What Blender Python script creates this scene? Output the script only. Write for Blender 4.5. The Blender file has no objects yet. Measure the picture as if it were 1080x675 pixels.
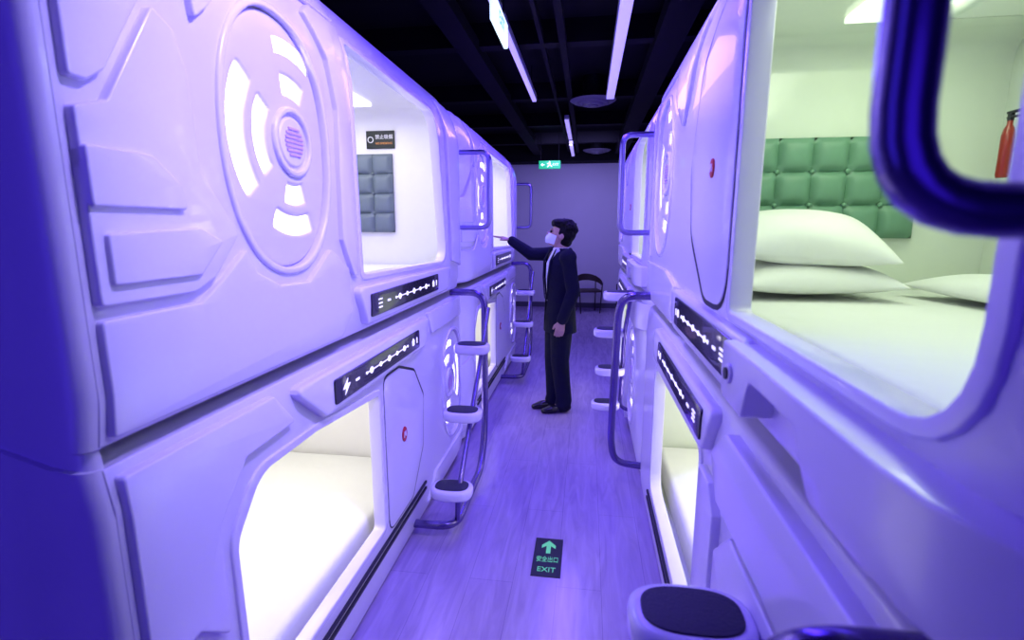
import bpy, bmesh, math, random
from mathutils import Vector, Matrix, Euler
random.seed(4)
scene=bpy.context.scene
COL=scene.collection
try:
    scene.view_settings.view_transform='Standard'
    scene.view_settings.look='None'
except Exception: pass
WLOC={}
# ---------------------------------------------------------------- materials
def mat(name,col,rough=0.45,metal=0.0,emit=None,estr=0.0,coat=0.0,noise=0.0,nscale=20.0,bump=0.0,bscale=60.0,spec=0.5,sheen=0.0):
    m=bpy.data.materials.new(name); m.use_nodes=True
    nt=m.node_tree; b=nt.nodes['Principled BSDF']
    b.inputs['Base Color'].default_value=(*col,1); b.inputs['Roughness'].default_value=rough
    b.inputs['Metallic'].default_value=metal; b.inputs['Coat Weight'].default_value=coat
    b.inputs['Specular IOR Level'].default_value=spec
    b.inputs['Sheen Weight'].default_value=sheen
    if emit: 
        b.inputs['Emission Color'].default_value=(*emit,1); b.inputs['Emission Strength'].default_value=estr
    tc=nt.nodes.new('ShaderNodeTexCoord')
    n=nt.nodes.new('ShaderNodeTexNoise'); n.inputs['Scale'].default_value=nscale; n.inputs['Detail'].default_value=4
    nt.links.new(tc.outputs['Object'],n.inputs['Vector'])
    r=nt.nodes.new('ShaderNodeValToRGB')
    k=noise
    r.color_ramp.elements[0].color=(*[max(0,c*(1-k)) for c in col],1)
    r.color_ramp.elements[1].color=(*[min(1,c*(1+k)) for c in col],1)
    nt.links.new(n.outputs['Fac'],r.inputs['Fac']); nt.links.new(r.outputs['Color'],b.inputs['Base Color'])
    if bump>0:
        n2=nt.nodes.new('ShaderNodeTexNoise'); n2.inputs['Scale'].default_value=bscale; n2.inputs['Detail'].default_value=3
        nt.links.new(tc.outputs['Object'],n2.inputs['Vector'])
        bp=nt.nodes.new('ShaderNodeBump'); bp.inputs['Strength'].default_value=bump; bp.inputs['Distance'].default_value=0.01
        nt.links.new(n2.outputs['Fac'],bp.inputs['Height']); nt.links.new(bp.outputs['Normal'],b.inputs['Normal'])
    return m
M_shell=mat('shell_plastic',(.72,.69,.83),.28,noise=.03,nscale=3,coat=.25)
M_shell2=mat('shell_plastic_raised',(.79,.76,.90),.25,noise=.03,nscale=3,coat=.3)
M_ventp=mat('vent_plastic',(.72,.69,.86),.32,noise=.03,nscale=3,coat=.1)
M_dark=mat('gasket_black',(.01,.01,.02),.5)
M_black=mat('panel_black',(.012,.008,.03),.18,coat=.6)
M_mark=mat('indicator_white',(.9,.9,1),.4,emit=(.85,.8,1),estr=1.0)
M_vent=mat('vent_light',(1,1,1),.4,emit=(1,.95,1),estr=6)
M_grille=mat('grille_violet',(.62,.42,.70),.5)
M_cabinW=mat('cabin_white',(.80,.80,.79),.45,noise=.02)
M_cabinG=mat('cabin_cream',(.76,.82,.72),.14,noise=.02,coat=.5)
M_red=mat('red_badge',(.45,.005,.02),.4)
M_badgew=mat('badge_white',(.8,.75,.85),.5)
M_chrome=mat('tube_metal',(.34,.30,.55),.28,metal=.95)
M_tube=mat('tube_dark_metal',(.15,.11,.31),.26,metal=.8,coat=.4)
M_pad=mat('step_pad_rubber',(.02,.02,.045),.6,bump=.3,bscale=150)
M_green=mat('headboard_green',(.14,.30,.20),.5,noise=.08,coat=.1)
M_grey=mat('headboard_grey',(.13,.17,.20),.5,noise=.08)
M_sheet=mat('bed_linen',(.80,.82,.79),.8,noise=.03,nscale=5,bump=.7,bscale=6,sheen=.2)
M_extr=mat('extinguisher_red',(.30,.012,.006),.3,coat=.5)
M_ceil=mat('ceiling_black',(.003,.0025,.005),.85,noise=.3,nscale=5,spec=.2)
M_duct=mat('duct_black',(.002,.0018,.004),.7,noise=.2,spec=.15)
M_wall=mat('wall_paint',(.64,.60,.72),.7,noise=.03,nscale=4)
M_walld=mat('wall_dark',(.08,.07,.12),.7)
M_suit=mat('suit_wool',(.003,.004,.020),.85,noise=.2,bump=.8,bscale=22,spec=.25)
M_trou=mat('trouser_wool',(.003,.004,.020),.85,noise=.2,bump=.8,bscale=14,spec=.25)
M_shirt=mat('shirt_cotton',(.75,.78,.85),.7)
M_skin=mat('skin',(.50,.31,.25),.5,noise=.05)
M_mask=mat('mask_fabric',(.75,.85,.95),.8)
M_hair=mat('hair_black',(.002,.002,.004),.75,bump=1,bscale=70,spec=.25)
M_shoe=mat('shoe_leather',(.008,.008,.01),.25,coat=.3)
M_wood=mat('chair_frame_dark',(.02,.015,.02),.4,noise=.3)
M_seat=mat('chair_seat_dark',(.045,.028,.028),.6)
M_lamp=mat('lamp_tube',(.8,.8,1),.4,emit=(.42,.34,1),estr=.9)
M_lampb=mat('lamp_body',(.3,.3,.4),.5)
M_exg=mat('exit_green',(.01,.35,.12),.5,emit=(.02,.75,.22),estr=.5)
M_exw=mat('exit_white',(.9,1,.9),.5,emit=(.7,1,.75),estr=1.0)
M_signk=mat('sign_black',(.006,.012,.009),.5)
M_signg=mat('sign_green',(.10,.55,.22),.6,emit=(.16,.72,.20),estr=.42)  # glow added to the floor sign's print so its green holds under violet light
M_signo=mat('sign_orange',(.85,.35,.08),.6)
M_signw=mat('sign_white',(.85,.85,.85),.6)
M_eye=mat('eye_dark',(.01,.008,.008),.2)
M_diff=mat('diffuser_grey',(.12,.11,.15),.5)
def floor_mat():
    m=bpy.data.materials.new('wood_planks'); m.use_nodes=True; nt=m.node_tree; b=nt.nodes['Principled BSDF']
    tc=nt.nodes.new('ShaderNodeTexCoord'); mp=nt.nodes.new('ShaderNodeMapping'); mp.inputs['Rotation'].default_value=(0,0,math.pi/2)
    nt.links.new(tc.outputs['Object'],mp.inputs['Vector'])
    br=nt.nodes.new('ShaderNodeTexBrick'); br.inputs['Scale'].default_value=1; br.inputs['Brick Width'].default_value=1.25
    br.inputs['Row Height'].default_value=.20; br.inputs['Mortar Size'].default_value=.0015; br.inputs['Mortar Smooth'].default_value=.5
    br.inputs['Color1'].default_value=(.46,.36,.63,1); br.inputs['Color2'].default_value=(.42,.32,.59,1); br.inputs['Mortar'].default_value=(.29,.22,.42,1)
    nt.links.new(mp.outputs['Vector'],br.inputs['Vector'])
    mp2=nt.nodes.new('ShaderNodeMapping'); mp2.inputs['Scale'].default_value=(9,1.1,1)
    nt.links.new(tc.outputs['Object'],mp2.inputs['Vector'])
    n=nt.nodes.new('ShaderNodeTexNoise'); n.inputs['Scale'].default_value=2.2; n.inputs['Detail'].default_value=8; n.inputs['Distortion'].default_value=1.2
    nt.links.new(mp2.outputs['Vector'],n.inputs['Vector'])
    rp=nt.nodes.new('ShaderNodeValToRGB'); rp.color_ramp.elements[0].position=.3; rp.color_ramp.elements[1].position=.7
    rp.color_ramp.elements[0].color=(.74,.72,.77,1); rp.color_ramp.elements[1].color=(1,1,1,1)
    nt.links.new(n.outputs['Fac'],rp.inputs['Fac'])
    mx=nt.nodes.new('ShaderNodeMix'); mx.data_type='RGBA'; mx.blend_type='MULTIPLY'; mx.inputs[0].default_value=1
    nt.links.new(br.outputs['Color'],mx.inputs[6]); nt.links.new(rp.outputs['Color'],mx.inputs[7])
    nt.links.new(mx.outputs[2],b.inputs['Base Color']); b.inputs['Roughness'].default_value=.17
    bp=nt.nodes.new('ShaderNodeBump'); bp.inputs['Strength'].default_value=.05; bp.inputs['Distance'].default_value=.01
    nt.links.new(n.outputs['Fac'],bp.inputs['Height']); nt.links.new(bp.outputs['Normal'],b.inputs['Normal'])
    return m
M_floor=floor_mat()
# ---------------------------------------------------------------- object helpers
def empty(name,loc,label=None,cat=None,group=None):
    o=bpy.data.objects.new(name,None); o.empty_display_size=.1; o.location=loc; COL.objects.link(o); WLOC[o.name]=Vector(loc)
    tag(o,label,cat,group); return o
def tag(o,label=None,cat=None,group=None,kind=None):
    if label:o['label']=label
    if cat:o['category']=cat
    if group:o['group']=group
    if kind:o['kind']=kind
def finish(me,name,mt,parent=None,label=None,cat=None,group=None,kind=None,smooth=True,angle=38,recalc=True):
    """mesh in world coordinates -> object with its origin at the middle of its base"""
    if recalc:
        bm=bmesh.new(); bm.from_mesh(me); bmesh.ops.remove_doubles(bm,verts=bm.verts,dist=1e-5)
        bmesh.ops.recalc_face_normals(bm,faces=bm.faces); bm.to_mesh(me); bm.free()
    xs=[v.co for v in me.vertices]
    lo=Vector((min(c[i] for c in xs) for i in range(3))); hi=Vector((max(c[i] for c in xs) for i in range(3)))
    org=Vector(((lo.x+hi.x)/2,(lo.y+hi.y)/2,lo.z))
    me.transform(Matrix.Translation(-org)); me.name=name
    if smooth:
        me.polygons.foreach_set('use_smooth',[True]*len(me.polygons))
        try: me.set_sharp_from_angle(angle=math.radians(angle))
        except Exception: pass
    me.materials.clear(); me.materials.append(mt)
    o=bpy.data.objects.new(name,me); COL.objects.link(o); WLOC[o.name]=org
    if parent: o.parent=parent; o.location=org-WLOC[parent.name]
    else: o.location=org
    tag(o,label,cat,group,kind); return o
def ev_mesh(o):
    dg=bpy.context.evaluated_depsgraph_get(); dg.update()
    me=bpy.data.meshes.new_from_object(o.evaluated_get(dg)); return me
def drop(o):
    d=o.data; bpy.data.objects.remove(o)
    try:
        if isinstance(d,bpy.types.Mesh): bpy.data.meshes.remove(d)
        else: bpy.data.curves.remove(d)
    except Exception: pass
def fillet(pts,r,n=5):
    out=[];N=len(pts)
    for i,p in enumerate(pts):
        rr=r[i] if isinstance(r,(list,tuple)) else r
        p=Vector(p[:2]);a=Vector(pts[i-1][:2]);b=Vector(pts[(i+1)%N][:2])
        da=(a-p);db=(b-p);la,lb=da.length,db.length;da.normalize();db.normalize()
        ang=da.angle(db); 
        if rr<=1e-5 or ang>3.1: out.append(tuple(p));continue
        t=min(rr/math.tan(ang/2),la*.48,lb*.48)
        A=p+da*t;B=p+db*t
        for k in range(n+1):
            u=k/n; q=A*(1-u)**2+p*2*u*(1-u)+B*u*u; out.append(tuple(q))
    return out
def curve_plate(outer,holes,thick,bev,res=2):
    cu=bpy.data.curves.new('tmp','CURVE'); cu.dimensions='2D'; cu.fill_mode='BOTH'
    cu.extrude=max(thick/2-bev,0); cu.bevel_depth=bev; cu.bevel_resolution=res; cu.offset=-bev
    for loop in [outer]+list(holes):
        sp=cu.splines.new('POLY'); sp.points.add(len(loop)-1)
        for i,p in enumerate(loop): sp.points[i].co=(p[0],p[1],0,1)
        sp.use_cyclic_u=True
    o=bpy.data.objects.new('tmp',cu); COL.objects.link(o); me=ev_mesh(o); drop(o); return me
def tess(me,step=.085):
    """cut a flat plate into a grid so it can follow a curved shell"""
    bm=bmesh.new(); bm.from_mesh(me); bmesh.ops.remove_doubles(bm,verts=bm.verts,dist=1e-5)
    for ax in (0,1):
        lo=min(v.co[ax] for v in bm.verts); hi=max(v.co[ax] for v in bm.verts)
        n=int((hi-lo)/step)
        for k in range(1,n+1):
            c=lo+(hi-lo)*k/(n+1); co=[0,0,0]; no=[0,0,0]; co[ax]=c; no[ax]=1
            bmesh.ops.bisect_plane(bm,geom=list(bm.verts)+list(bm.edges)+list(bm.faces),plane_co=co,plane_no=no,dist=1e-6)
    bm.to_mesh(me); bm.free()
def plate(name,outer,holes,d0,d1,bev,F,mt,parent,**kw):
    """outline in (along corridor, height); d0..d1 protrusion toward the corridor"""
    me=curve_plate(outer,holes,d1-d0,bev)
    if getattr(F,'curved',False): tess(me)
    dm=(d0+d1)/2
    for v in me.vertices:
        a,b,c=v.co; v.co=F(a,b,dm+c)
    return finish(me,name,mt,parent,**kw)
def multi(name,polys,d0,d1,bev,F,mt,parent,**kw):
    bm=bmesh.new()
    for pl in polys:
        me=curve_plate(pl,[],d1-d0,bev,1)
        if getattr(F,'curved',False): tess(me)
        for v in me.vertices:
            a,b,c=v.co; v.co=F(a,b,(d0+d1)/2+c)
        bm.from_mesh(me); bpy.data.meshes.remove(me)
    me=bpy.data.meshes.new(name); bm.to_mesh(me); bm.free()
    return finish(me,name,mt,parent,**kw)
def box_me(x0,x1,y0,y1,z0,z1,bev=0.0,seg=2,me=None):
    bm=bmesh.new(); bmesh.ops.create_cube(bm,size=1)
    for v in bm.verts: v.co=Vector(((x0+x1)/2+v.co.x*(x1-x0),(y0+y1)/2+v.co.y*(y1-y0),(z0+z1)/2+v.co.z*(z1-z0)))
    if bev>0: bmesh.ops.bevel(bm,geom=bm.edges,offset=bev,segments=seg,affect='EDGES',profile=.6)
    me=bpy.data.meshes.new('b'); bm.to_mesh(me); bm.free(); return me
def fil3(pts,r,n=6):
    out=[Vector(pts[0])]
    for i in range(1,len(pts)-1):
        p=Vector(pts[i]);a=Vector(pts[i-1])-p;b=Vector(pts[i+1])-p;la,lb=a.length,b.length
        t=min(r,la*.49,lb*.49);A=p+a.normalized()*t;B=p+b.normalized()*t
        for k in range(n+1):
            u=k/n; out.append(A*(1-u)**2+p*2*u*(1-u)+B*u*u)
    out.append(Vector(pts[-1])); return out
def tube_me(pts,r,corner=.05):
    path=fil3(pts,corner)
    cu=bpy.data.curves.new('t','CURVE'); cu.dimensions='3D'; cu.bevel_depth=r; cu.bevel_resolution=5; cu.use_fill_caps=True
    sp=cu.splines.new('POLY'); sp.points.add(len(path)-1)
    for i,p in enumerate(path): sp.points[i].co=(*p,1)
    o=bpy.data.objects.new('t',cu); COL.objects.link(o); me=ev_mesh(o); drop(o); return me
def join(mes):
    bm=bmesh.new()
    for m in mes: bm.from_mesh(m)
    me=bpy.data.meshes.new('j'); bm.to_mesh(me); bm.free(); return me
def cyl_me(c,r,h,seg=32,axis='Z',r2=None):
    bm=bmesh.new(); bmesh.ops.create_cone(bm,cap_ends=True,segments=seg,radius1=r,radius2=r if r2 is None else r2,depth=h)
    if axis=='X': bm.transform(Matrix.Rotation(math.pi/2,4,'Y'))
    if axis=='Y': bm.transform(Matrix.Rotation(math.pi/2,4,'X'))
    bm.transform(Matrix.Translation(c)); me=bpy.data.meshes.new('c'); bm.to_mesh(me); bm.free(); return me
def text_me(s,size,Mx,ext=.0006):
    cu=bpy.data.curves.new('tx','FONT'); cu.body=s; cu.size=size; cu.extrude=ext; cu.align_x='CENTER'; cu.align_y='CENTER'
    o=bpy.data.objects.new('tx',cu); COL.objects.link(o); me=ev_mesh(o); drop(o); me.transform(Mx); return me
def ell(cx,cy,rx,ry,n=48,e=2.0):
    o=[]
    for i in range(n):
        t=2*math.pi*i/n; c,s=math.cos(t),math.sin(t)
        o.append((cx+rx*math.copysign(abs(c)**(2/e),c),cy+ry*math.copysign(abs(s)**(2/e),s)))
    return o
def arc(cx,cy,r,th,a0,a1,fl=1,n=14):
    o=[]
    for k in range(n+1):
        t=math.radians(a0+(a1-a0)*k/n); o.append((cx+fl*math.cos(t)*(r+th/2),cy+math.sin(t)*(r+th/2)))
    for k in range(n,-1,-1):
        t=math.radians(a0+(a1-a0)*k/n); o.append((cx+fl*math.cos(t)*(r-th/2),cy+math.sin(t)*(r-th/2)))
    return fillet(o,[th*.35 if i in(0,n,n+1,2*n+1) else 0 for i in range(len(o))],3)
# ---------------------------------------------------------------- room shell
def structure(name,me,mt): return finish(me,name,mt,kind='structure',label=None,smooth=False)
structure('floor',box_me(-2.6,2.4,-2.6,10.5,-.1,0),M_floor)
structure('ceiling',box_me(-2.6,2.4,-2.6,10.5,3.15,3.25),M_ceil)
structure('wall_back',box_me(-2.6,2.4,10.4,10.5,0,3.15),M_wall)
structure('wall_left',box_me(-2.7,-2.6,-2.6,10.5,0,3.15),M_walld)
structure('wall_right',box_me(2.4,2.5,-2.6,10.5,0,3.15),M_walld)
structure('wall_front',box_me(-2.6,2.4,-2.7,-2.6,0,3.15),M_walld)
structure('baseboard_back',box_me(-2.6,2.4,10.385,10.4,0,.1),M_walld)
structure('trim_1',box_me(-2.6,2.4,9.95,10.38,2.82,3.15),M_ceil)
n=2
for y in (2.6,4.2,5.9,7.4,8.9):
    structure('trim_%d'%n,box_me(-2.6,2.4,y,y+.12,2.98,3.15),M_duct); n+=1
for x,w,z in ((-.95,.16,2.93),(-.22,.05,2.94),(.55,.2,2.92),(-.38,.03,2.97)):
    structure('trim_%d'%n,box_me(x-w/2,x+w/2,1.2,9.9,z,z+.05+w*.3),M_duct); n+=1
# ---------------------------------------------------------------- capsules
LW,RW=-.84,.34
def FL0(s,z,d): return Vector((LW+d,s,z))
def FR0(s,z,d): return Vector((RW-d,s,z))
ENDS=[0,0,False]
def recess(s,z,d):
    """how far the moulded shell curves back from its flattest part"""
    y0,y1,skip=ENDS; r=0
    if not skip:
        t=max(0,(.20-(s-y0))/.20); r+=.085*min(t,1)**2
    t=max(0,(.20-(y1-s))/.20); r+=.085*min(t,1)**2
    t=max(0,(z-2.08)/.32); r+=.13*min(t,1)**2.2
    t=max(0,1-abs(z-1.19)/.10); r+=.022*t**2
    t=max(0,(.22-z)/.22); r+=.04*t**2
    k=1 if d>-.06 else max(0,1-(-d-.06)/.3)
    return r*k
def FL(s,z,d): return Vector((LW+d-recess(s,z,d),s,z))
def FR(s,z,d): return Vector((RW-d+recess(s,z,d),s,z))
FL.curved=True; FR.curved=True
def body_me(F,y0,y1,z0,z1,first,ins=0.0):
    if first:
        fp=[(y0+.030,-.001-ins),(y0+.018+ins*.4,-.003-ins),(y0+.009+ins*.8,-.009-ins*.8),(y0+.003+ins,-.019-ins*.4),(y0+.001+ins,-.033),(y0+.010+ins,-.10),(y0+.045+ins,-.22),(y0+.09+ins,-.38),(y0+.14+ins,-1.2)]
    else: fp=[(y0+.012,-.015-ins),(y0+.004,-.03-ins),(y0,-.06-ins),(y0,-1.2)]
    fp+=[(y1-.01,-1.2),(y1,-.06-ins),(y1-.004,-.03-ins),(y1-.012,-.015-ins)]
    n=len(fp); nz=max(1,int((z1-z0)/.09))
    vs=[];fs=[]
    for k in range(nz+1):
        z=z0+(z1-z0)*k/nz; vs+=[F(s,z,d) for s,d in fp]
    for k in range(nz): fs+=[(k*n+i,k*n+i+1,(k+1)*n+i+1,(k+1)*n+i) for i in range(n-1)]
    for base,z in ((0,z0),(nz*n,z1)):
        fr=[]; m=20
        for q in range(1,m):
            s=fp[-1][0]+(fp[0][0]-fp[-1][0])*q/m
            vs.append(F(s,z,-.015-ins)); fr.append(len(vs)-1)
        fs.append(tuple(range(base,base+n))+tuple(fr))
    me=bpy.data.meshes.new('body'); me.from_pydata([tuple(v) for v in vs],[],fs); return me
def cabin_me(F,s0,s1,z0,z1,depth):
    prof=fillet([(s0,z0),(s1,z0),(s1,z1),(s0,z1)],[.03,.03,.1,.1],4)
    fine=[]
    for i,p in enumerate(prof):
        q=prof[(i+1)%len(prof)]; L=math.dist(p,q); m=max(1,int(L/.12))
        for k in range(m): fine.append((p[0]+(q[0]-p[0])*k/m,p[1]+(q[1]-p[1])*k/m))
    prof=fine
    k=len(prof); vs=[F(s,z,-.034) for s,z in prof]+[F(s,z,-.4) for s,z in prof]+[F(s,z,-depth) for s,z in prof]
    fs=[]
    for r in (0,1): fs+=[(r*k+i,r*k+(i+1)%k,(r+1)*k+(i+1)%k,(r+1)*k+i) for i in range(k)]
    fs.append(tuple(range(2*k,3*k)))
    me=bpy.data.meshes.new('cabin'); me.from_pydata([tuple(v) for v in vs],[],fs); return me
def vent(F,cs,cz,fl,P):
    hs,hz=cs+fl*.060,cz+.015
    plate('vent_ring',ell(cs,cz,.257,.356,56,2.2),[ell(cs,cz,.238,.336,56,2.2)],-.03,.009,.006,F,M_shell2,P)
    k=.89
    S=[arc(hs,hz,.268*k,.058,143,217,fl),arc(hs,hz,.165*k,.046,144,216,fl),
       arc(hs,hz,.282*k,.060,60,106,fl),arc(hs,hz,.172*k,.050,64,100,fl),
       arc(hs,hz,.166*k,.050,254,288,fl),arc(hs,hz,.264*k,.050,244,288,fl)]
    plate('vent_plate',ell(cs,cz,.236,.334,56,2.2),S,-.050,-.008,.010,F,M_ventp,P)
    for pl in S:
        plate('vent_light',pl,[],-.048,-.036,.001,F,M_vent,P)
    plate('vent_hub',ell(hs,hz,.096,.096,40),[ell(hs,hz,.078,.078,40)],-.02,.004,.006,F,M_shell2,P)
    plate('vent_core',ell(hs,hz,.068,.068,40),[],-.02,-.001,.006,F,M_shell2,P)
    sl=[]
    for k in range(-3,4):
        w=math.sqrt(max(.045**2-(k*.012)**2,0)); sl.append([(hs-w,hz+k*.012-.0035),(hs+w,hz+k*.012-.0035),(hs+w,hz+k*.012+.0035),(hs-w,hz+k*.012+.0035)])
    multi('vent_grille',sl,-.003,.003,.001,F,M_grille,P)
def controls(F,a0,a1,z0,z1,P,house,side,upper):
    plate('control_housing',fillet(house,.03),[],-.01,.030,.010,F,M_shell2,P)
    plate('control_panel',fillet([(a0,z0),(a1,z0),(a1,z1),(a0,z1)],.012),[],.02,.036,.003,F,M_black,P)
    zc=(z0+z1)/2; L=a1-a0; pol=[]; H=z1-z0
    s=a0+L*.28; e=a0+L*.80; g=1 if side=='L' else .75
    pol.append([(s,zc-.002),(e,zc-.002),(e,zc+.002),(s,zc+.002)])
    for k in range(5):
        c=s+(e-s)*(k+.5)/5; r=(.013 if k%2==0 else .010)*g
        pol.append(ell(c,zc,r*1.25,r,14))
    for c in (s,e): pol.append(ell(c,zc,.007,.006,10))
    b=a0+L*.09; h=H*.32
    if side=='L' and not upper: pol.append([(b+.012,zc+h),(b-.028,zc-.005),(b-.003,zc-.005),(b-.014,zc-h),(b+.028,zc+.007),(b+.003,zc+.007)])
    else:
        for dz in (-.016,0,.016): pol.append([(b-.018,zc+dz*g-.0025),(b+.018,zc+dz*g-.0025),(b+.018,zc+dz*g+.0025),(b-.018,zc+dz*g+.0025)])
    c=a0+L*.19
    pol.append([(c-.015,zc-.004),(c+.015,zc-.004),(c+.015,zc+.004),(c-.015,zc+.004)])
    c=a0+L*.89   # small house and bar symbols
    q=g
    pol.append([(c-.014*q,zc-.015*q),(c+.014*q,zc-.015*q),(c+.014*q,zc+.003*q),(c+.020*q,zc+.003*q),(c,zc+.020*q),(c-.020*q,zc+.003*q),(c-.014*q,zc+.003*q)])
    c=a0+L*.95
    pol.append([(c-.005*q,zc-.014*q),(c+.005*q,zc-.014*q),(c+.005*q,zc+.014*q),(c-.005*q,zc+.014*q)])
    multi('indicator_marks',pol,.035,.0375,.0004,F,M_mark,P)
def capsule(side,y0,y1,z0,z1,op,vc,vfl,ctrl,cab,cmat,label,door=None,extras=(),first=False,house=None,lamp=(1,1,1),lw=10,belt=False):
    F=FL if side=='L' else FR
    xm=(LW-.6) if side=='L' else (RW+.6)
    rnd=first and side=='L'
    ENDS[0],ENDS[1],ENDS[2]=y0,y1,rnd
    P=empty('sleep_capsule',((xm),(y0+y1)/2,z0),label,'sleeping capsule','moulded sleeping capsules along the corridor')
    opening=fillet(op[0],op[1],6)
    ys=y0+(.026 if rnd else .012)
    rc=.09 if z1>2 else .03
    rr=[.004,.03,rc,.004] if rnd else [.03,.03,rc,rc]
    outer=fillet([(ys,z0+.006),(y1-.012,z0+.006),(y1-.012,z1-.006),(ys,z1-.006)],rr)
    plate('front_shell',outer,[opening]+([ell(vc[0],vc[1],.246,.346,56,2.2)] if vc else []),-.035,.0,.002 if rnd else .010,F,M_shell,P)
    finish(body_me(F,y0+(.0 if rnd else .008),y1-.008,z0+.004,z1-.004,rnd),'body',M_shell,P,smooth=True,angle=35)
    if belt: finish(body_me(F,y0+.004,y1-.01,z1-.02,z1+.028,rnd,.006),'seam_belt',M_shell,P,smooth=True,angle=35)
    finish(cabin_me(F,cab[0],cab[1],cab[2],cab[3],1.12),'cabin',cmat,P,angle=50,recalc=True)
    cx=sum(p[0] for p in op[0])/len(op[0]); cz=sum(p[1] for p in op[0])/len(op[0])
    def grow(k,kd):
        return [(p[0]+(k if p[0]>cx else -k),p[1]+(k if p[1]>cz else -kd)) for p in op[0]]
    inner=fillet(grow(-.007,-.007),[max(r-.007,.01) for r in op[1]],6)
    plate('opening_frame',fillet(grow(.018,.014),[r+.014 for r in op[1]],6),[inner],-.045,.007,.004,F,M_shell2,P)
    if vc: vent(F,vc[0],vc[1],vfl,P)
    if ctrl: controls(F,*ctrl,P,house,side,z1>2)
    if door:
        o1,zb,zt=door; up=z1>2
        if not up: dp=[(o1+.04,zb),(o1+.04,zt),(o1+.22,zt),(o1+.42,zt-.07),(o1+.55,zt-.24),(o1+.52,zb+.20),(o1+.34,zb)]; fr=.05
        else: dp=[(o1+.04,zb),(o1+.04,zt),(o1+.20,zt-.01),(o1+.46,zt-.20),(o1+.56,(zb+zt)/2-.02),(o1+.50,zb+.18),(o1+.26,zb)]; fr=.12
        k=.020 if up else .012
        g=[(p[0]+(k if p[0]>o1+.1 else -.0),p[1]+(k*.8 if p[1]>(zb+zt)/2 else -k*.8)) for p in dp]
        plate('door_gasket',fillet(g,fr+.006),[],-.01,.003,.001,F,M_dark,P)
        plate('door',fillet(dp,fr),[],-.005,.006,.002,F,M_shell,P)
        bs,bz=o1+.25,(zb+zt)/2+(.02 if not up else -.065); q=1 if not up else .72
        plate('badge',ell(bs,bz,.029*q,.036*q,28),[],.002,.0105,.001,F,M_red,P)
        multi('badge_mark',[[(bs+x*q,bz+y*q) for x,y in ((-.016,-.014),(-.009,-.014),(-.007,.002),(0,-.009),(.007,.002),(.009,-.014),(.016,-.014),(.011,.015),(.006,.015),(0,.004),(-.006,.015),(-.011,.015))]],.0095,.0125,.0003,F,M_badgew,P)
    for pl,d,r in extras:
        plate('raised_panel',fillet(pl,r),[],-.01,d,.0045,F,M_shell2,P)
    F0=FL0 if side=='L' else FR0
    ld=bpy.data.lights.new('cabin_lamp','AREA'); ld.shape='RECTANGLE'; ld.size=.7; ld.size_y=(cab[1]-cab[0])*.7; ld.energy=lw; ld.color=lamp
    lo=bpy.data.objects.new('cabin_lamp',ld); COL.objects.link(lo); lo.parent=P
    lo.location=F0((cab[0]+cab[1])/2,cab[3]-.03,-.6)-WLOC[P.name]
    finish(join([box_me(*sorted((F0(0,0,-.45).x,F0(0,0,-.75).x)),cab[0]+.25,cab[1]-.25,cab[3]-.022,cab[3]-.002,.006)]),'cabin_light_panel',mat('cabin_lamp_face',(1,1,1),.5,emit=lamp,estr=1.0),P)
    return P,F
def handle(F,y,z0=1.6,z1=2.1,out=.17,st=-.07,r=.0165):
    return tube_me([F(y,z0,st),F(y,z0,out),F(y,z1,out),F(y,z1,st)],r,.06)
def low_rails(F,a,b,z,P):
    for k in range(2):
        plate('door_rail',[(a,z-k*.034),(b,z-k*.034),(b,z+.013-k*.034),(a,z+.013-k*.034)],[],-.005,.010,.001,F,M_dark,P)
LA,LB,LC=.718,3.47,6.2
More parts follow.
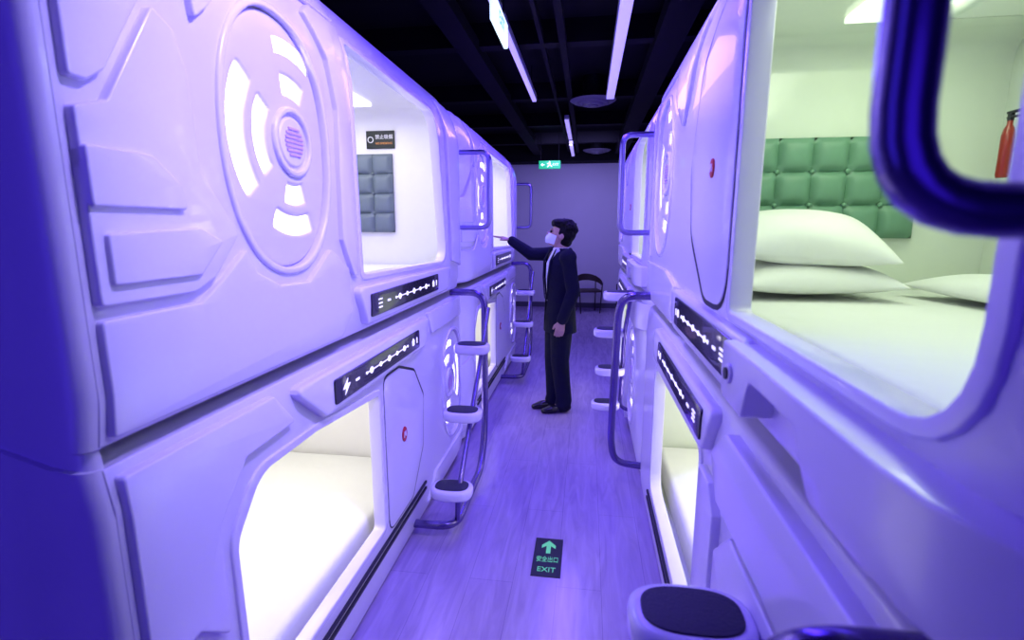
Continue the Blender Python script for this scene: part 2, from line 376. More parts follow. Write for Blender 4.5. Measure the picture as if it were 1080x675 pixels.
def left_pair(y0,first):
    o=.74 if first else y0
    y1=o+2.73
    e=.018 if first else .02
    up,F=capsule('L',y0,y1,1.205,2.40,([(o+1.09,1.42),(o+2.26,1.40),(o+2.12,2.23),(o+1.07,2.24)],[.03,.10,.08,.03]),(o+.63,1.825),1,
        (o+1.09,o+1.98,1.262,1.352),(o+1.0,o+2.58,1.25,2.33),M_cabinW,
        'white moulded upper sleeping capsule with glowing oval vent and wide opening',
        house=[(o+1.0,1.385),(o+2.28,1.37),(o+2.2,1.235),(o+1.08,1.235)],
        extras=[([(o+e,1.84),(o+e,2.36),(o+.285,2.36),(o+.205,2.06),(o+.085,1.865),(o+.05,1.84)],.018,.008),
                ([(o+e,1.465),(o+e,1.795),(o+.080,1.815),(o+.20,2.01),(o+.25,1.985),(o+.275,1.91),(o+.285,1.72),(o+.39,1.585),(o+.30,1.49),(o+.235,1.465)],.020,.010),
                ([(o+e,1.635),(o+e,1.735),(o+.150,1.735),(o+.215,1.685),(o+.225,1.635)],.031,.008),
                ([(o+e+.02,1.500),(o+e+.02,1.590),(o+.255,1.600),(o+.320,1.570),(o+.245,1.500)],.031,.008),
                ([(o+.33,2.36),(o+.30,2.14),(o+.315,2.03),(o+.36,2.07),(o+.44,2.175),(o+.60,2.225),(o+.74,2.28),(o+1.03,2.28),(o+1.03,2.36)],.018,.008),
                ([(o+e,1.225),(o+e,1.440),(o+.255,1.440),(o+.33,1.485),(o+.42,1.55),(o+.45,1.49),(o+.55,1.445),(o+.70,1.44),(o+.84,1.53),(o+.96,1.46),(o+.965,1.30),(o+.90,1.225)],.016,.010),
                ([(o+.955,1.50),(o+.925,1.56),(o+.935,1.98),(o+.89,2.12),(o+.80,2.23),(o+.86,2.27),(o+1.03,2.27),(o+1.03,1.43),(o+1.0,1.43)],.018,.008),
                ([(o+2.36,1.40),(o+2.26,2.33),(o+2.62,2.33),(o+2.66,2.05),(o+2.58,1.8),(o+2.66,1.6),(o+2.62,1.35)],.018,.020)],
        first=first,lamp=(.98,.96,1),lw=9)
    lo,F=capsule('L',y0,y1,.02,1.175,([(o+.30,.31),(o+1.19,.31),(o+1.19,.925),(o+.70,.97),(o+.40,.97),(o+.29,.84)],[.10,.03,.03,.06,.12,.10]),(o+2.36,.62),-1,
        (o+.77,o+1.63,1.022,1.108),(o+.2,o+1.85,.2,1.10),M_cabinW,
        'white moulded lower sleeping capsule, brightly lit, sliding door open',
        door=(o+1.20,.27,.97),
        house=[(o+.54,1.142),(o+1.84,1.142),(o+1.74,1.0),(o+.72,1.0)],
        extras=[([(o+e,.10),(o+e,.60),(o+.14,.66),(o+.21,.60),(o+.21,.20),(o+.3,.10)],.020,.010),
                ([(o+e,.72),(o+e,1.15),(o+.48,1.15),(o+.56,1.05),(o+.34,1.04),(o+.23,.92),(o+.23,.64),(o+.14,.72)],.020,.010),
                ([(o+1.92,1.03),(o+1.86,1.15),(o+2.7,1.15),(o+2.7,1.03)],.012,.010),
                ([(o+1.80,.08),(o+1.92,.22),(o+2.7,.22),(o+2.7,.08)],.012,.010)],
        first=first,lamp=(1,.945,.84),lw=6.8,belt=True)
    low_rails(F,o+.36,o+1.75,.235,lo)
    return up,lo
u1,l1=left_pair(LA,True); u2,l2=left_pair(LB,False)
LA=.74
HG='metal grab handles on the capsule fronts'
for y in (LB+.05,LC-.06):
    finish(handle(FL0,y),'grab_handle',M_chrome,label='chrome grab handle bolted to capsule front',cat='handle',group=HG)
RA,RB,RC=.30,3.06,5.82
def right_pair(y0,first):
    o=y0;y1=y0+2.76
    up,F=capsule('R',y0,y1,1.205,2.40,([(o+.175,1.398),(o+.962,1.398),(o+.962,2.22),(o+.175,2.22)],[.12,.03,.05,.1]),(o+2.2,1.82),-1,
        (o+.81,o+1.52,1.27,1.366),(o+.06,o+1.86,1.25,2.26),M_cabinG,
        'white moulded upper sleeping capsule with green headboard and made bed' if first else 'white moulded upper sleeping capsule with lit window and oval vent',
        door=(o+.965,1.40,2.25),
        house=[(o+.74,1.378),(o+1.66,1.382),(o+1.60,1.24),(o+.78,1.235)],
        extras=[([(o+1.62,2.06),(o+1.5,2.24),(o+1.52,2.36),(o+2.7,2.36),(o+2.7,2.24),(o+1.98,2.24),(o+1.86,2.06),(o+1.72,1.96)],.014,.010),
                ([(o+1.78,1.225),(o+1.70,1.38),(o+1.95,1.42),(o+2.7,1.42),(o+2.7,1.225)],.014,.012),
                ([(o+2.52,1.45),(o+2.52,2.21),(o+2.7,2.21),(o+2.7,1.45)],.012,.010)],
        lamp=(.86,1,.71) if first else (.85,.8,1),lw=12 if first else 9)
    # moulded sill beside the control housing with a hand recess under it
    plate('sill',fillet([(o+.07,1.370),(o+.80,1.372),(o+.80,1.250),(o+.66,1.250),(o+.62,1.330),(o+.42,1.330),(o+.36,1.250),(o+.07,1.248)],.014),[],-.02,.054,.005,F,M_shell2,up)
    lo,F=capsule('R',y0,y1,.02,1.175,([(o+1.14,.34),(o+2.12,.34),(o+2.12,.96),(o+1.14,.98)],[.04,.1,.1,.05]),None if first else (o+.60,.55),1,
        (o+1.04,o+1.88,1.042,1.128),(o+1.0,o+2.6,.2,1.10),M_cabinG,
        'white moulded lower sleeping capsule with lit opening',
        house=[(o+.96,1.148),(o+2.1,1.148),(o+2.04,1.015),(o+1.04,1.015)],
        extras=[([(o+.03,.99),(o+.03,1.145),(o+.84,1.145),(o+.93,1.06),(o+.86,.97),(o+.3,.97)],.030,.008),
                ([(o+.93,.10),(o+.91,.9),(o+.97,.96),(o+1.08,.96),(o+1.08,.10)],.022,.008)]+
               ([([(o+.03,.1),(o+.03,.94),(o+.76,.94),(o+.87,.84),(o+.87,.1)],.024,.008),([(o+.12,.2),(o+.12,.86),(o+.68,.86),(o+.78,.76),(o+.78,.2)],.038,.008)] if first else []),
        lamp=(1,.98,.82),lw=7,belt=True)
    low_rails(F,o+1.1,o+2.2,.27,lo)
    return up,lo
u3,l3=right_pair(RA,True); u4,l4=right_pair(RB,False)
finish(handle(FR0,.355,1.61,2.1,.155,r=.017),'grab_handle',M_tube,label='thick dark metallic grab handle on capsule front',cat='handle',group=HG)
finish(handle(FR0,RB+.06,1.57,2.12,.155),'grab_handle',M_chrome,label='chrome grab handle bolted to capsule front',cat='handle',group=HG)
finish(box_me(.95,1.42,.6,1.7,2.16,2.25,.03,3),'ceiling_unit',M_cabinG,u3)
finish(box_me(1.05,1.32,.8,1.2,2.13,2.17,.015,3),'ceiling_unit',M_cabinG,u3)
finish(cyl_me((.284,RA+.735,1.315),.020,.008,28,'X'),'socket',M_shell2,u3)
finish(cyl_me((.279,RA+.735,1.315),.012,.006,24,'X'),'socket_core',M_dark,u3)
# ---------------------------------------------------------------- headboards
def headboard(x0,x1,y,z0,z1,nx,nz,mt,P,label):
    R=9; W=nx*R; H=nz*R; vs=[];fs=[]
    def hgt(i,j):
        u=(i%R)/R*2-1; v=(j%R)/R*2-1
        return .028*(1-abs(u)**3)**.6*(1-abs(v)**3)**.6
    for j in range(H+1):
        for i in range(W+1):
            vs.append((x0+(x1-x0)*i/W,y-.02-hgt(i,j),z0+(z1-z0)*j/H))
    for j in range(H):
        for i in range(W): a=j*(W+1)+i; fs.append((a,a+1,a+W+2,a+W+1))
    me=bpy.data.meshes.new('h'); me.from_pydata(vs,[],fs)
    bt=[me,box_me(x0,x1,y-.02,y-.002,z0,z1)]
    for j in range(1,nz):
        for i in range(1,nx):
            bm=bmesh.new(); bmesh.ops.create_uvsphere(bm,u_segments=10,v_segments=6,radius=.010)
            bm.transform(Matrix.Translation((x0+(x1-x0)*i/nx,y-.024,z0+(z1-z0)*j/nz))); m=bpy.data.meshes.new('s'); bm.to_mesh(m); bm.free(); bt.append(m)
    finish(join(bt),'headboard',mt,P,label=label,angle=70)
headboard(.58,1.20,RA+1.86,1.56,1.93,5,3,M_green,u3,'sage green tufted upholstered headboard')
headboard(-1.93,-1.27,LA+2.58,1.57,2.07,5,4,M_grey,u1,'grey tufted upholstered headboard')
sg=finish(box_me(-1.44,-1.25,LA+2.568,LA+2.578,2.105,2.215,.002),'cabin_sign',M_signk,u1,label='black rectangular notice plate')
RX=Matrix.Rotation(math.pi/2,4,'X')
finish(text_me('禁止吸烟',.030,Matrix.Translation((-1.318,LA+2.566,2.175))@RX),'lettering',M_signw,sg,smooth=False)
finish(text_me('NO SMOKING',.018,Matrix.Translation((-1.32,LA+2.566,2.136))@RX),'lettering',M_signo,sg,smooth=False)
F3=lambda a,b,d:Vector((a,LA+2.568-d,b))
plate('sign_symbol',ell(-1.410,2.16,.020,.020,24),[ell(-1.410,2.16,.015,.015,24)],0,.003,.0005,F3,M_signw,sg)
# ---------------------------------------------------------------- bedding
def mattress(x0,x1,y0,y1,z0,z1,label):
    finish(box_me(x0,x1,y0,y1,z0,z1,.03,4),'mattress',M_sheet,label=label,cat='mattress')
def pillow(c,lx,ly,h,rot,label,seed=0,cat='pillow'):
    N=34;vs=[];fs=[];idx={}
    rnd=random.Random(seed); ph=[rnd.uniform(0,6) for _ in range(6)]
    for sgn in (1,-1):
        for j in range(N+1):
            for i in range(N+1):
                u=math.sin((i/N*2-1)*math.pi/2);v=math.sin((j/N*2-1)*math.pi/2)
                if sgn==-1 and (i in(0,N) or j in(0,N)): idx[(sgn,i,j)]=idx[(1,i,j)];continue
                pin=1-.06*(1-v*v)*abs(u)**4; pin2=1-.09*(1-u*u)*abs(v)**4
                x=u*lx/2*pin; y=v*ly/2*pin2
                z=h/2*(max(0,1-abs(u)**2.5)*max(0,1-abs(v)**2.5))**.5
                z*=1+.07*math.sin(3*u+ph[0])*math.cos(3*v+ph[1])+.025*math.sin(7*u+4*v+ph[2])
                if sgn==-1: z*=-.5
                idx[(sgn,i,j)]=len(vs); vs.append(Vector((x,y,z)))
        for j in range(N):
            for i in range(N):
                q=(idx[(sgn,i,j)],idx[(sgn,i+1,j)],idx[(sgn,i+1,j+1)],idx[(sgn,i,j+1)]); fs.append(q if sgn==1 else q[::-1])
    R=Euler(rot).to_matrix(); me=bpy.data.meshes.new('p'); me.from_pydata([tuple(R@v+Vector(c)) for v in vs],[],fs)
    finish(me,'pillow',M_sheet,label=label,cat=cat,angle=80)
mattress(.45,1.44,RA+.08,RA+1.84,1.252,1.370,'white mattress in a capsule with green headboard')
pillow((.72,1.88,1.420),.48,.40,.15,(0,0,.04),'flat white pillow lying under another pillow',1)
pillow((.71,1.885,1.550),.48,.38,.21,(.22,.06,-.05),'plump white pillow stacked on another pillow',2)
pillow((1.25,1.60,1.410),.34,.66,.11,(0,.0,.10),'white folded bedding lying against the cabin wall',3,'bedding')
mattress(-1.92,-.95,LA+1.02,LA+2.56,1.252,1.36,'white mattress in a white-lit capsule')
mattress(-1.92,-.93,LA+.22,LA+1.83,.202,.33,'white mattress in a brightly lit lower capsule')
mattress(.44,1.42,RA+1.03,RA+2.58,.202,.36,'white mattress in a lit lower capsule')
mattress(-1.92,-.95,LB+1.02,LB+2.56,1.252,1.36,'white mattress in an upper capsule')
mattress(-1.92,-.93,LB+.22,LB+1.83,.202,.33,'white mattress in a lower capsule')
# small extinguisher
EX,EY,EZ=1.372,2.0,-.02
ex=empty('fire_extinguisher',(EX,EY,1.78+EZ),'small red fire extinguisher on the cabin wall','fire extinguisher')
prof=[(0,1.785),(.015,1.785),(.018,1.795),(.018,1.92),(.014,1.942),(.008,1.955),(.008,1.972),(0,1.972)]
me=bpy.data.meshes.new('e');vs=[];fs=[];K=20
for r,z in prof:
    for k in range(K): t=2*math.pi*k/K; vs.append((EX+r*math.cos(t),EY+r*math.sin(t),z+EZ))
for j in range(len(prof)-1):
    for k in range(K): fs.append((j*K+k,j*K+(k+1)%K,(j+1)*K+(k+1)%K,(j+1)*K+k))
me.from_pydata(vs,[],fs); finish(me,'cylinder',M_extr,ex)
finish(join([cyl_me((EX,EY,1.98+EZ),.009,.025,16),box_me(EX-.007,EX+.007,EY-.040,EY+.012,1.99+EZ,1.998+EZ,.002),box_me(EX-.007,EX+.007,EY-.035,EY+.01,1.975+EZ,1.981+EZ,.002)]),'valve',M_dark,ex)
finish(box_me(EX+.017,1.458,EY-.006,EY+.006,1.85,1.862,.002),'bracket',M_chrome,ex)
# ---------------------------------------------------------------- ladders
def D_outline(cx,cy,w,d,n=16): return ell(cx,cy,w/2,d/2,40,2.8)
def step(c,P,k=1.0):
    x,y,z=c
    Fz=lambda a,b,dd:Vector((a,b,z+dd))
    s=plate('step',D_outline(x,y,.215*k,.155*k),[],-.055,0,.016,Fz,M_shell2,P)
    me=curve_plate(D_outline(x,y,.172*k,.114*k),[],.008,.002)
    for v in me.vertices: v.co=Fz(v.co.x,v.co.y,v.co.z+.0)
    finish(me,'step_pad',M_pad,s,label='dark rubber step pad')
def ladder(F,steps,tubes,base,label,k=1.0):
    P=empty('ladder',base,label,'ladder','bunk ladders along the capsules')
    for t,r in tubes: finish(tube_me(t,r,.10),'rail',M_tube,P)
    for s in steps: step(s,P,k)
for dy in (0,2.73):
    y=dy
    ladder(FL,[(-.655,2.36+y,.30),(-.66,2.63+y,.61),(-.675,2.95+y,.91)],
       [([(-.870,3.2+y,1.19),(-.645,3.2+y,1.19),(-.635,3.12+y,.30),(-.635,2.98+y,.09),(-.64,2.36+y,.07),(-.860,2.36+y,.07)],.022),
        ([(-.61,3.14+y,1.10),(-.62,2.99+y,.87),(-.62,2.35+y,.26),(-.64,2.40+y,.09)],.014)],
       (-.7,2.8+y,0),'curved metal bunk ladder with three white rounded steps and dark pads')
for dy in (0,-2.76):
    y=dy
    st=[(.165,3.79+y,.30),(.185,3.68+y,.60),(.165,3.60+y,.90)]
    if dy<0: st=[(.205,.865,.91),(.205,1.0,.60),(.205,1.1,.30)]
    else: st.append((.215,3.30,1.20))
    if dy==0:
        tb=[([(.365,2.72,1.25),(.20,2.72,1.25),(.175,2.80,1.15),(.17,3.0,.32),(.20,3.05,.16),(.41,3.05,.14)],.022),
            ([(.285,3.32,1.17),(.27,3.58,.87),(.275,3.8,.26),(.36,3.82,.22)],.014)]
    else:
        tb=[([(.36,.49,1.185),(.215,.49,1.185),(.20,.55,1.06),(.19,.80,.32),(.20,.86,.14),(.36,.90,.12)],.021),
            ([(.24,.87,.87),(.285,.93,.80),(.29,1.1,.26),(.345,1.12,.22)],.014)]
    ladder(FR,st,tb,(.22,3.4+y if dy==0 else .9,0),'metal bunk ladder with white rounded steps and dark pads',1.0 if dy==0 else 1.05)
# ---------------------------------------------------------------- floor sign
fs_=finish(box_me(-.225,-.085,2.13,2.43,.0005,.003),'floor_exit_sign',M_signk,label='black floor sign with green arrow and exit lettering',cat='floor sign',smooth=False)
FF=lambda a,b,d:Vector((a,b,.003+d))
c=-.155
plate('arrow',[(c-.011,2.305),(c+.011,2.305),(c+.011,2.365),(c+.035,2.345),(c+.035,2.37),(c,2.41),(c-.035,2.37),(c-.035,2.345),(c-.011,2.365)],[],0,.001,.0002,FF,M_signg,fs_)
finish(text_me('安全出口',.029,Matrix.Translation((c,2.255,.0035))@Matrix.Diagonal((.95,1.6,1,1))),'lettering',M_signg,fs_,smooth=False)
finish(text_me('EXIT',.040,Matrix.Translation((c,2.18,.0035))@Matrix.Diagonal((1.1,1.2,1,1))),'lettering',M_signg,fs_,smooth=False)
# ---------------------------------------------------------------- ceiling fixtures
def hangers(P,pts,z0,z1):
    for x,y in pts: finish(cyl_me((x,y,(z0+z1)/2),.006,z1-z0,8),'hanger',M_duct,P)
def tube_lamp(x,y0,y1,z,w,label):
    P=empty('tube_lamp',(x,(y0+y1)/2,z),label,'ceiling lamp','linear ceiling lamps')
    finish(box_me(x-w/2,x+w/2,y0,y1,z+.02,z+.07,.006),'lamp_body',M_lampb,P)
    finish(box_me(x-w/2+.005,x+w/2-.005,y0+.01,y1-.01,z,z+.022,.005),'diffuser',M_lamp,P)
    hangers(P,((x,y0+.3),(x,y1-.3)),z+.06,3.148)
tube_lamp(-.58,2.6,5.6,2.88,.05,'long white linear ceiling lamp over the corridor')
tube_lamp(.19,2.6,5.6,2.88,.085,'long white linear ceiling lamp over the corridor')
tube_lamp(-.29,6.6,8.0,2.88,.06,'short linear ceiling lamp near the end wall')
tube_lamp(-.30,8.5,9.8,2.88,.06,'short linear ceiling lamp near the end wall')
for x,y in ((.02,5.75),(.12,9.3)):
    P=empty('ceiling_diffuser',(x,y,2.9),'round grey louvred ventilation diffuser under the ceiling','ventilation diffuser','round diffusers')
    bm=bmesh.new()
    for r,z in ((.24,2.90),(.18,2.885),(.12,2.87),(.06,2.86)):
        bmesh.ops.create_cone(bm,cap_ends=True,segments=40,radius1=r*.86,radius2=r,depth=.02,matrix=Matrix.Translation((x,y,z)))
    m=bpy.data.meshes.new('d'); bm.to_mesh(m); bm.free()
    finish(m,'louvre',M_diff,P); finish(cyl_me((x,y,3.03),.11,.235,24),'duct_neck',M_duct,P)
SX=-.66
es=empty('exit_sign',(SX,8.9,2.58),'green illuminated hanging exit sign','exit sign')
finish(box_me(SX-.18,SX+.18,8.88,8.92,2.57,2.70,.008),'sign_box',M_exg,es)
FE=lambda a,b,d:Vector((a+SX+.515,8.88-d,b-.008))
finish(text_me('EXIT',.05,Matrix.Translation((SX+.10,8.876,2.635))@RX),'lettering',M_exw,es,smooth=False)
multi('pictogram',[ell(-.515,2.690,.012,.012,12),[(-.535,2.675),(-.50,2.67),(-.50,2.645),(-.47,2.62),(-.48,2.605),(-.515,2.635),(-.545,2.60),(-.56,2.61),(-.525,2.645),(-.53,2.66),(-.56,2.65),(-.56,2.662)],
   [(-.60,2.636),(-.63,2.636),(-.63,2.615),(-.665,2.643),(-.63,2.671),(-.63,2.650),(-.60,2.650)]],0,.003,.0005,FE,M_exw,es)
hangers(es,((SX-.15,8.9),(SX+.15,8.9)),2.70,3.148)
hs=empty('exit_sign',(-.50,3.0,2.62),'slim illuminated exit sign hanging side on to the corridor','exit sign')
finish(box_me(-.515,-.49,2.75,3.2,2.63,2.76,.006),'sign_box',M_exw,hs)
for sx,rz in ((-.4895,math.pi/2),(-.5155,-math.pi/2)):
    finish(text_me('EXIT',.09,Matrix.Translation((sx,2.98,2.695))@Matrix.Rotation(rz,4,'Z')@RX),'lettering',M_exg,hs,smooth=False)
hangers(hs,((-.5025,2.85),(-.5025,3.1)),2.76,3.148)
# ---------------------------------------------------------------- chairs
def chair(x,y,rot,label):
    P=empty('armchair',(x,y,0),label,'chair','chairs by the end wall')
    R=Matrix.Translation((x,y,0))@Matrix.Rotation(rot,4,'Z')@Matrix.Diagonal((.92,.92,.97,1))
    def T(m): m.transform(R); return m
    for sx in(-1,1):
        finish(T(tube_me([(sx*.20,-.20,0),(sx*.23,-.19,.42),(sx*.25,-.17,.60)],.012,.02)),'leg',M_wood,P)
        finish(T(tube_me([(sx*.20,.20,0),(sx*.20,.18,.42),(sx*.21,.24,.70)],.012,.02)),'leg',M_wood,P)
    finish(T(box_me(-.24,.24,-.22,.22,.41,.45,.018,3)),'seat',M_seat,P)
    vs=[];fs=[];n=16
    for k in range(n+1):
        t=math.pi*k/n; cx,cy=.27*math.cos(t),.0+.26*math.sin(t); zt=.60+.14*math.sin(t); zb=zt-.07-.06*math.sin(t)
        for rr,zz in((1,zb),(1.08,zb),(1.08,zt),(1,zt)): vs.append((cx*rr,cy*rr,zz))
    for k in range(n):
        for q in range(4): a=k*4+q;b=k*4+(q+1)%4; fs.append((a,b,b+4,a+4))
    fs+=[(0,1,2,3),(n*4,n*4+1,n*4+2,n*4+3)]
    m=bpy.data.meshes.new('bk'); m.from_pydata(vs,[],fs); finish(T(m),'backrest',M_seat,P)
chair(.04,9.85,.25,'dark low-backed round armchair standing by the end wall')
chair(.82,9.45,-.9,'dark low-backed armchair partly behind the capsules')
# ---------------------------------------------------------------- person
PB=Vector((-.225,4.37,0)); TH=math.radians(-68)
PM=Matrix.Translation(PB)@Matrix.Rotation(TH,4,'Z'); PMi=PM.inverted()
class Blob:
    def __init__(s): s.bm=bmesh.new()
    def rings(s,rs,n=20):
        L=[];fl=[]
        for ctr,ax,bx in rs:
            L.append([s.bm.verts.new(Vector(ctr)+ax*math.cos(2*math.pi*k/n)+bx*math.sin(2*math.pi*k/n)) for k in range(n)])
        for a,b in zip(L,L[1:]):
            for k in range(n): fl.append(s.bm.faces.new((a[k],a[(k+1)%n],b[(k+1)%n],b[k])))
        fl.append(s.bm.faces.new(L[0][::-1])); fl.append(s.bm.faces.new(L[-1]))
        vol=0; o=Vector(rs[0][0])
        for f in fl:
            v=[x.co-o for x in f.verts]
            for i in range(1,len(v)-1): vol+=v[0].dot(v[i].cross(v[i+1]))
        if vol<0:
            for f in fl: f.normal_flip()
    def torso(s,rs): s.rings([(Vector((cx,cy,z)),Vector((rx,0,0)),Vector((0,ry,0))) for z,cx,cy,rx,ry in rs],28)
    def limb(s,pts,rad,side=None,ratio=1.0):
        pts=[Vector(p) for p in pts]
        N=len(pts)
        for i in range(N-1):
            t=(pts[i+1]-pts[i]).normalized()
            ref=Vector(side) if side is not None else (Vector((0,1,0)) if abs(t.z)>.6 else Vector((0,0,1)))
            a=(ref-t*ref.dot(t)).normalized(); b=t.cross(a)
            s.rings([(pts[i],a*rad[i],b*rad[i]*ratio),(pts[i+1],a*rad[i+1],b*rad[i+1]*ratio)],14)
        for i in range(N):
            s.ball(pts[i],(rad[i]*min(1,ratio),)*3 if ratio<1 else (rad[i],)*3)
    def ball(s,c,r,rot=None,seg=20):
        bm=bmesh.new(); bmesh.ops.create_uvsphere(bm,u_segments=seg,v_segments=max(8,seg-6),radius=1)
        M=Matrix.Diagonal((*r,1)); 
        if rot: M=Euler(rot).to_matrix().to_4x4()@M
        bm.transform(Matrix.Translation(Vector(c))@M); m=bpy.data.meshes.new('x'); bm.to_mesh(m); bm.free(); s.bm.from_mesh(m); bpy.data.meshes.remove(m)
    def mesh(s,vox=.006,smooth=3,cut=None):
        me=bpy.data.meshes.new('bl'); s.bm.to_mesh(me); s.bm.free()
        o=bpy.data.objects.new('bl',me); COL.objects.link(o)
        r=o.modifiers.new('r','REMESH'); r.mode='VOXEL'; r.voxel_size=vox
        if smooth:
            q=o.modifiers.new('s','SMOOTH'); q.factor=.5; q.iterations=smooth
        out=ev_mesh(o); drop(o)
        if cut:
            bm=bmesh.new(); bm.from_mesh(out); bmesh.ops.delete(bm,geom=[f for f in bm.faces if cut(f.calc_center_median())],context='FACES')
            bm.to_mesh(out); bm.free()
        out.transform(PM); return out
shR=Vector((-.160,-.020,1.372)); shL=Vector((.165,.01,1.36))
wrR=PMi@Vector((-.672,4.535,1.49)); tipR=PMi@Vector((-.838,4.525,1.535))
elR=(shR+wrR)/2+(PM.to_3x3().inverted()@Vector((0,-.02,-.060)))
elL=Vector((.210,.045,1.08)); wrL=Vector((.200,-.045,.845))
def hand(B,wr,dr,nrm,thumb,curl,L=1.0,flat=.0):
    dr=dr.normalized(); nrm=(nrm-dr*nrm.dot(dr)).normalized(); sd=dr.cross(nrm).normalized()
    if sd.dot(thumb)<0: sd=-sd
    B.limb([wr,wr+dr*.04*L,wr+dr*.085*L],[.026,.036,.038],side=sd,ratio=.42)
    for k,(off,ln) in enumerate(((.030,.070),(.010,.080),(-.011,.074),(-.031,.058))):
        ln*=L; p=wr+dr*.085*L+sd*off; pts=[p-dr*.02]; d=dr.copy()
        pts.append(p); m_=nrm.copy()
        for q,f in enumerate((.45,.32,.23)):
            d2=(d*math.cos(curl)+m_*math.sin(curl)).normalized(); m_=(m_*math.cos(curl)-d*math.sin(curl)).normalized(); d=d2
            p=p+d*ln*f; pts.append(p)
        B.limb(pts,[.0095,.0095,.009,.0085,.0072])
    b=wr+dr*.03+sd*.026
    B.limb([b,b+dr*.025+sd*.022+nrm*.01,b+dr*.055+sd*.028+nrm*.018],[.013,.0105,.008])
body=Blob()
body.torso([(.80,0,0,.13,.09),(.90,0,.0,.150,.10),(1.02,0,0,.125,.085),(1.18,0,0,.140,.093),(1.30,0,.005,.150,.09),(1.37,0,.01,.12,.075),(1.41,0,.012,.07,.06),(1.46,0,.005,.052,.055)])
HY=-20
HR=Matrix.Rotation(math.radians(HY),4,'Z')@Matrix.Rotation(math.radians(-18),4,'X')
HC=Vector((0,0,1.54))
def H(p): return HC+(HR@Vector(p))
def hr(rx=0): return (HR@Matrix.Rotation(rx,4,'X')).to_euler()
body.limb([(0,.01,1.40),H((0,.012,-.03))],[.055,.052])
body.ball(H((0,.012,.02)),(.076,.094,.095),hr())
body.ball(H((0,-.022,-.035)),(.062,.068,.075),hr())
body.ball(H((0,-.055,-.085)),(.034,.03,.024),hr())
body.ball(H((0,-.097,-.022)),(.013,.018,.022),hr(.3))
body.ball(H((0,-.084,.018)),(.045,.014,.012),hr())
body.ball(H((0,-.086,-.058)),(.024,.012,.010),hr())
for sx in(-1,1): body.ball(H((sx*.078,.015,-.01)),(.009,.019,.03),hr())
body.limb([shR,elR,wrR],[.045,.038,.027]); body.limb([shL,elL,wrL],[.045,.038,.027])
hand(body,wrR,tipR-wrR,Vector((0,0,-1)),Vector((1,0,0)),.05,L=.95)
hand(body,wrL,Vector((-.03,-.10,-.5)),Vector((-.8,.2,0)),Vector((0,-1,0)),.35)
hipL,hipR=Vector((.076,0,.86)),Vector((-.076,0,.86))
knL,knR=Vector((.064,-.010,.47)),Vector((-.064,-.025,.47))
anL,anR=Vector((.060,.035,.09)),Vector((-.070,-.015,.09))
for a,b,cc in((hipL,knL,anL),(hipR,knR,anR)):
    body.limb([a,(a+b)/2,b,(b*.6+cc*.4),cc],[.080,.072,.052,.050,.036])
    body.limb([cc,cc+Vector((0,-.06,-.045)),cc+Vector((0,-.15,-.06))],[.035,.035,.025])
person=empty('person',tuple(PB),'standing person in dark suit and face mask touching a capsule','person')
finish(body.mesh(.005,2),'body',M_skin,person,angle=180,recalc=False)
sh=Blob(); sh.torso([(.88,0,0,.146,.103),(1.02,0,-.002,.144,.104),(1.18,0,-.003,.154,.113),(1.30,0,0,.158,.112),(1.37,0,.008,.12,.088),(1.41,0,.01,.075,.072),(1.435,0,.006,.064,.068)])
finish(sh.mesh(.007,2),'shirt',M_shirt,person,angle=180,recalc=False)
jk=Blob(); jk.torso([(.72,0,.008,.180,.138),(.80,0,.006,.178,.134),(.90,0,.004,.170,.128),(1.02,0,.0,.158,.118),(1.10,0,.0,.164,.124),(1.18,0,.0,.170,.128),(1.30,0,.004,.180,.128),(1.375,0,.012,.155,.102),(1.42,0,.018,.090,.084),(1.445,0,.016,.072,.072)])
jk.ball(shR,(.070,.072,.068)); jk.ball(shL,(.070,.072,.068))
jk.limb([shR,(shR+elR)/2,elR,(elR+wrR)/2,wrR-(wrR-elR)*.06],[.066,.058,.056,.048,.043]); jk.limb([shL,(shL+elL)/2,elL,(elL+wrL)/2,wrL-(wrL-elL)*.04],[.066,.058,.057,.050,.046])
def jcut(c):
    if abs(c.x)<.1 and c.z>1.43: return True
    if c.y>-.03: return False
    w=.080*max(0,(c.z-.90)/.5)+.012
    return abs(c.x+.008)<w and c.z>.80
finish(jk.mesh(.006,3,jcut),'jacket',M_suit,person,angle=180,recalc=False)
lp=Blob()
for sx in(-1,1):
    lp.limb([(sx*.068-.008,-.058,1.425),(sx*.085-.008,-.110,1.33),(sx*.062-.008,-.125,1.18),(sx*.034-.008,-.121,1.0)],[.012,.022,.018,.010],side=(1,0,0),ratio=.35)
finish(lp.mesh(.005,1),'lapels',M_suit,person,angle=180,recalc=False)
tr=Blob(); tr.torso([(.76,0,0,.150,.112),(.86,0,0,.155,.114),(.98,0,0,.138,.100)])
for a,b,cc in((hipL,knL,anL),(hipR,knR,anR)):
    tr.limb([a,(a+b)/2,b,(b+cc)/2,cc+Vector((0,.0,.02)),cc+Vector((0,-.01,-.02))],[.100,.092,.080,.073,.069,.071])
finish(tr.mesh(.007,3),'trousers',M_trou,person,angle=180,recalc=False)
for cc in(anL,anR):
    s=Blob(); s.limb([cc+Vector((0,.035,-.05)),cc+Vector((0,-.05,-.05)),cc+Vector((.0,-.12,-.058)),cc+Vector((0,-.185,-.066))],[.038,.042,.043,.028],side=(1,0,0),ratio=.9)
    s.limb([cc+Vector((0,.01,.01)),cc+Vector((0,0,-.05))],[.044,.04])
    m=s.mesh(.006,2)
    for v in m.vertices:
        if v.co.z<.003: v.co.z=.001
    finish(m,'shoe',M_shoe,person,angle=180,recalc=False)
HRi=HR.inverted()
hb=Blob(); hb.ball(H((0,.030,.028)),(.086,.095,.096),hr()); hb.ball(H((0,.050,-.035)),(.072,.063,.058),hr())
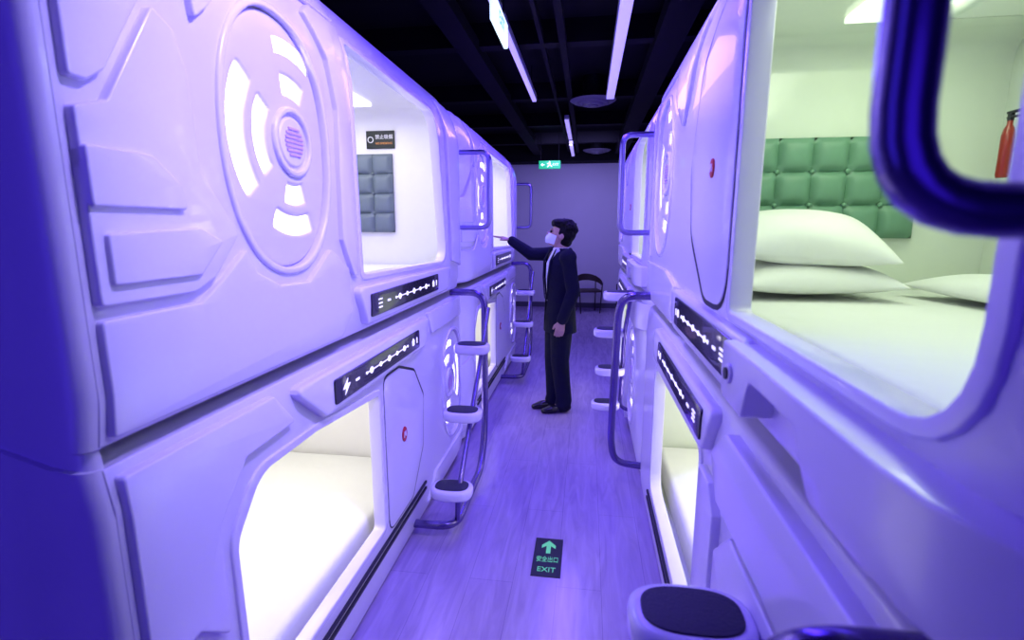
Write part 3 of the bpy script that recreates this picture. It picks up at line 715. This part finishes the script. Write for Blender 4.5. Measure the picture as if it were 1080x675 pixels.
hb.ball(H((0,-.02,.098)),(.078,.088,.034),hr(.18)); hb.ball(H((0,.058,.085)),(.078,.076,.050),hr(-.4))
rh=random.Random(7)
for k in range(95):
    th=rh.uniform(0,2*math.pi); ph=rh.uniform(.0,1.25)
    dx,dy,dz=math.sin(ph)*math.cos(th),math.sin(ph)*math.sin(th),math.cos(ph)
    hb.ball(H((dx*.088,.022+dy*.104,.030+dz*.100)),(rh.uniform(.012,.020),rh.uniform(.016,.030),rh.uniform(.010,.018)),(rh.uniform(-1,1),rh.uniform(-1,1),rh.uniform(0,3)),10)
for k in range(9): hb.ball(H((-.055+k*.014,-.088+abs(k-4)*.004,.070+rh.uniform(-.006,.010))),(.013,.020,.022),(rh.uniform(-.4,.4),0,rh.uniform(-.6,.6)),10)
def hcut(c):
    q=HRi@(c-HC); return q.y<-.02 and q.z<.046 or (q.y<.02 and q.z<-.02)
finish(hb.mesh(.0045,1,hcut),'hair',M_hair,person,angle=180,recalc=False)
vs=[];fs=[];NA,NZ=20,10
for j in range(NZ+1):
    f=j/NZ; z=-.098+.088*f
    for i in range(NA+1):
        a=math.radians(-80+160*i/NA); bulge=.016*math.exp(-(a/.45)**2)*math.sin(math.pi*min(1,f*1.0+.12))
        wx=.070-.016*(1-f); wy=.084-.008*(1-f)
        p=H((math.sin(a)*(wx+.004),-.012-math.cos(a)*(wy+bulge+.006),z+.012*abs(math.sin(a))*(0.5-f)))
        vs.append(tuple(PM@p))
for j in range(NZ):
    for i in range(NA): a=j*(NA+1)+i; fs.append((a,a+1,a+NA+2,a+NA+1))
me=bpy.data.meshes.new('mk'); me.from_pydata(vs,[],fs); finish(me,'face_mask',M_mask,person,label='pale surgical face mask',angle=180)
for sx in(-1,1):
    bm=bmesh.new(); bmesh.ops.create_uvsphere(bm,u_segments=12,v_segments=8,radius=.010); bm.transform(Matrix.Translation(PM@H((sx*.030,-.084,.002)))); m=bpy.data.meshes.new('ey'); bm.to_mesh(m); bm.free()
    finish(m,'eye',M_eye,person)
# ---------------------------------------------------------------- lights
def area(name,loc,rot,sx,sy,e,col):
    l=bpy.data.lights.new(name,'AREA'); l.shape='RECTANGLE'; l.size=sx; l.size_y=sy; l.energy=e; l.color=col
    o=bpy.data.objects.new(name,l); o.location=loc; o.rotation_euler=rot; COL.objects.link(o); return o
def spot(loc,target,e,col,ang,blend=1.0,r=.12):
    l=bpy.data.lights.new('shell_fill_spot','SPOT'); l.energy=e; l.color=col; l.spot_size=math.radians(ang); l.spot_blend=blend; l.shadow_soft_size=r
    o=bpy.data.objects.new('shell_fill_spot',l); o.location=loc; o.rotation_euler=(Vector(target)-Vector(loc)).to_track_quat('-Z','Y').to_euler(); COL.objects.link(o)
area('corridor_and_fill_light',(-.2,2.3,2.8),(0,0,0),.3,1.8,36,(.12,.055,1.0))
area('corridor_and_fill_light',(-.2,4.8,2.8),(0,0,0),.3,2.4,62,(.15,.08,1.0))
area('corridor_and_fill_light',(-.2,8.2,2.75),(math.radians(35),0,0),1.2,1.2,44,(.36,.31,.95))
spot((.28,.95,2.95),(-.84,1.45,1.80),290,(.36,.29,1.0),70,r=.10)  # added spot brightening the left upper shells, not a fixture of the corridor
spot((-.55,1.5,2.95),(.34,2.05,1.85),130,(.38,.30,1.0),60,r=.10)  # second added spot, lifts the right upper shells
area('corridor_and_fill_light',(-1.9,-.6,1.6),(math.radians(90),0,math.radians(-15)),1.0,2.0,12,(.10,.055,1.0))  # added deep blue fill for the near left end face, no lamp there
area('corridor_and_fill_light',(-.25,2.6,.06),(math.radians(180),0,0),.2,3.5,3,(.12,.04,1.0))  # added fill shining up from just above the floor, not a real lamp
area('corridor_and_fill_light',(.3,-1.8,1.6),(math.radians(90),0,0),1.6,1.4,11,(.09,.03,1.0))  # added blue fill behind the camera, lifts the shadows
w=bpy.data.worlds.new('w'); scene.world=w; w.use_nodes=True
w.node_tree.nodes['Background'].inputs[0].default_value=(.10,.06,.35,1); w.node_tree.nodes['Background'].inputs[1].default_value=.3
# ---------------------------------------------------------------- camera
cd=bpy.data.cameras.new('camera'); cam=bpy.data.objects.new('camera',cd); COL.objects.link(cam)
cam.location=(0,0,1.6); cam.rotation_euler=(math.radians(90-10.23),0,math.radians(8.3))
cd.sensor_width=36; cd.lens=18; cd.clip_start=.02
cd.dof.use_dof=True; cd.dof.focus_distance=3.5; cd.dof.aperture_fstop=3.2
scene.camera=cam
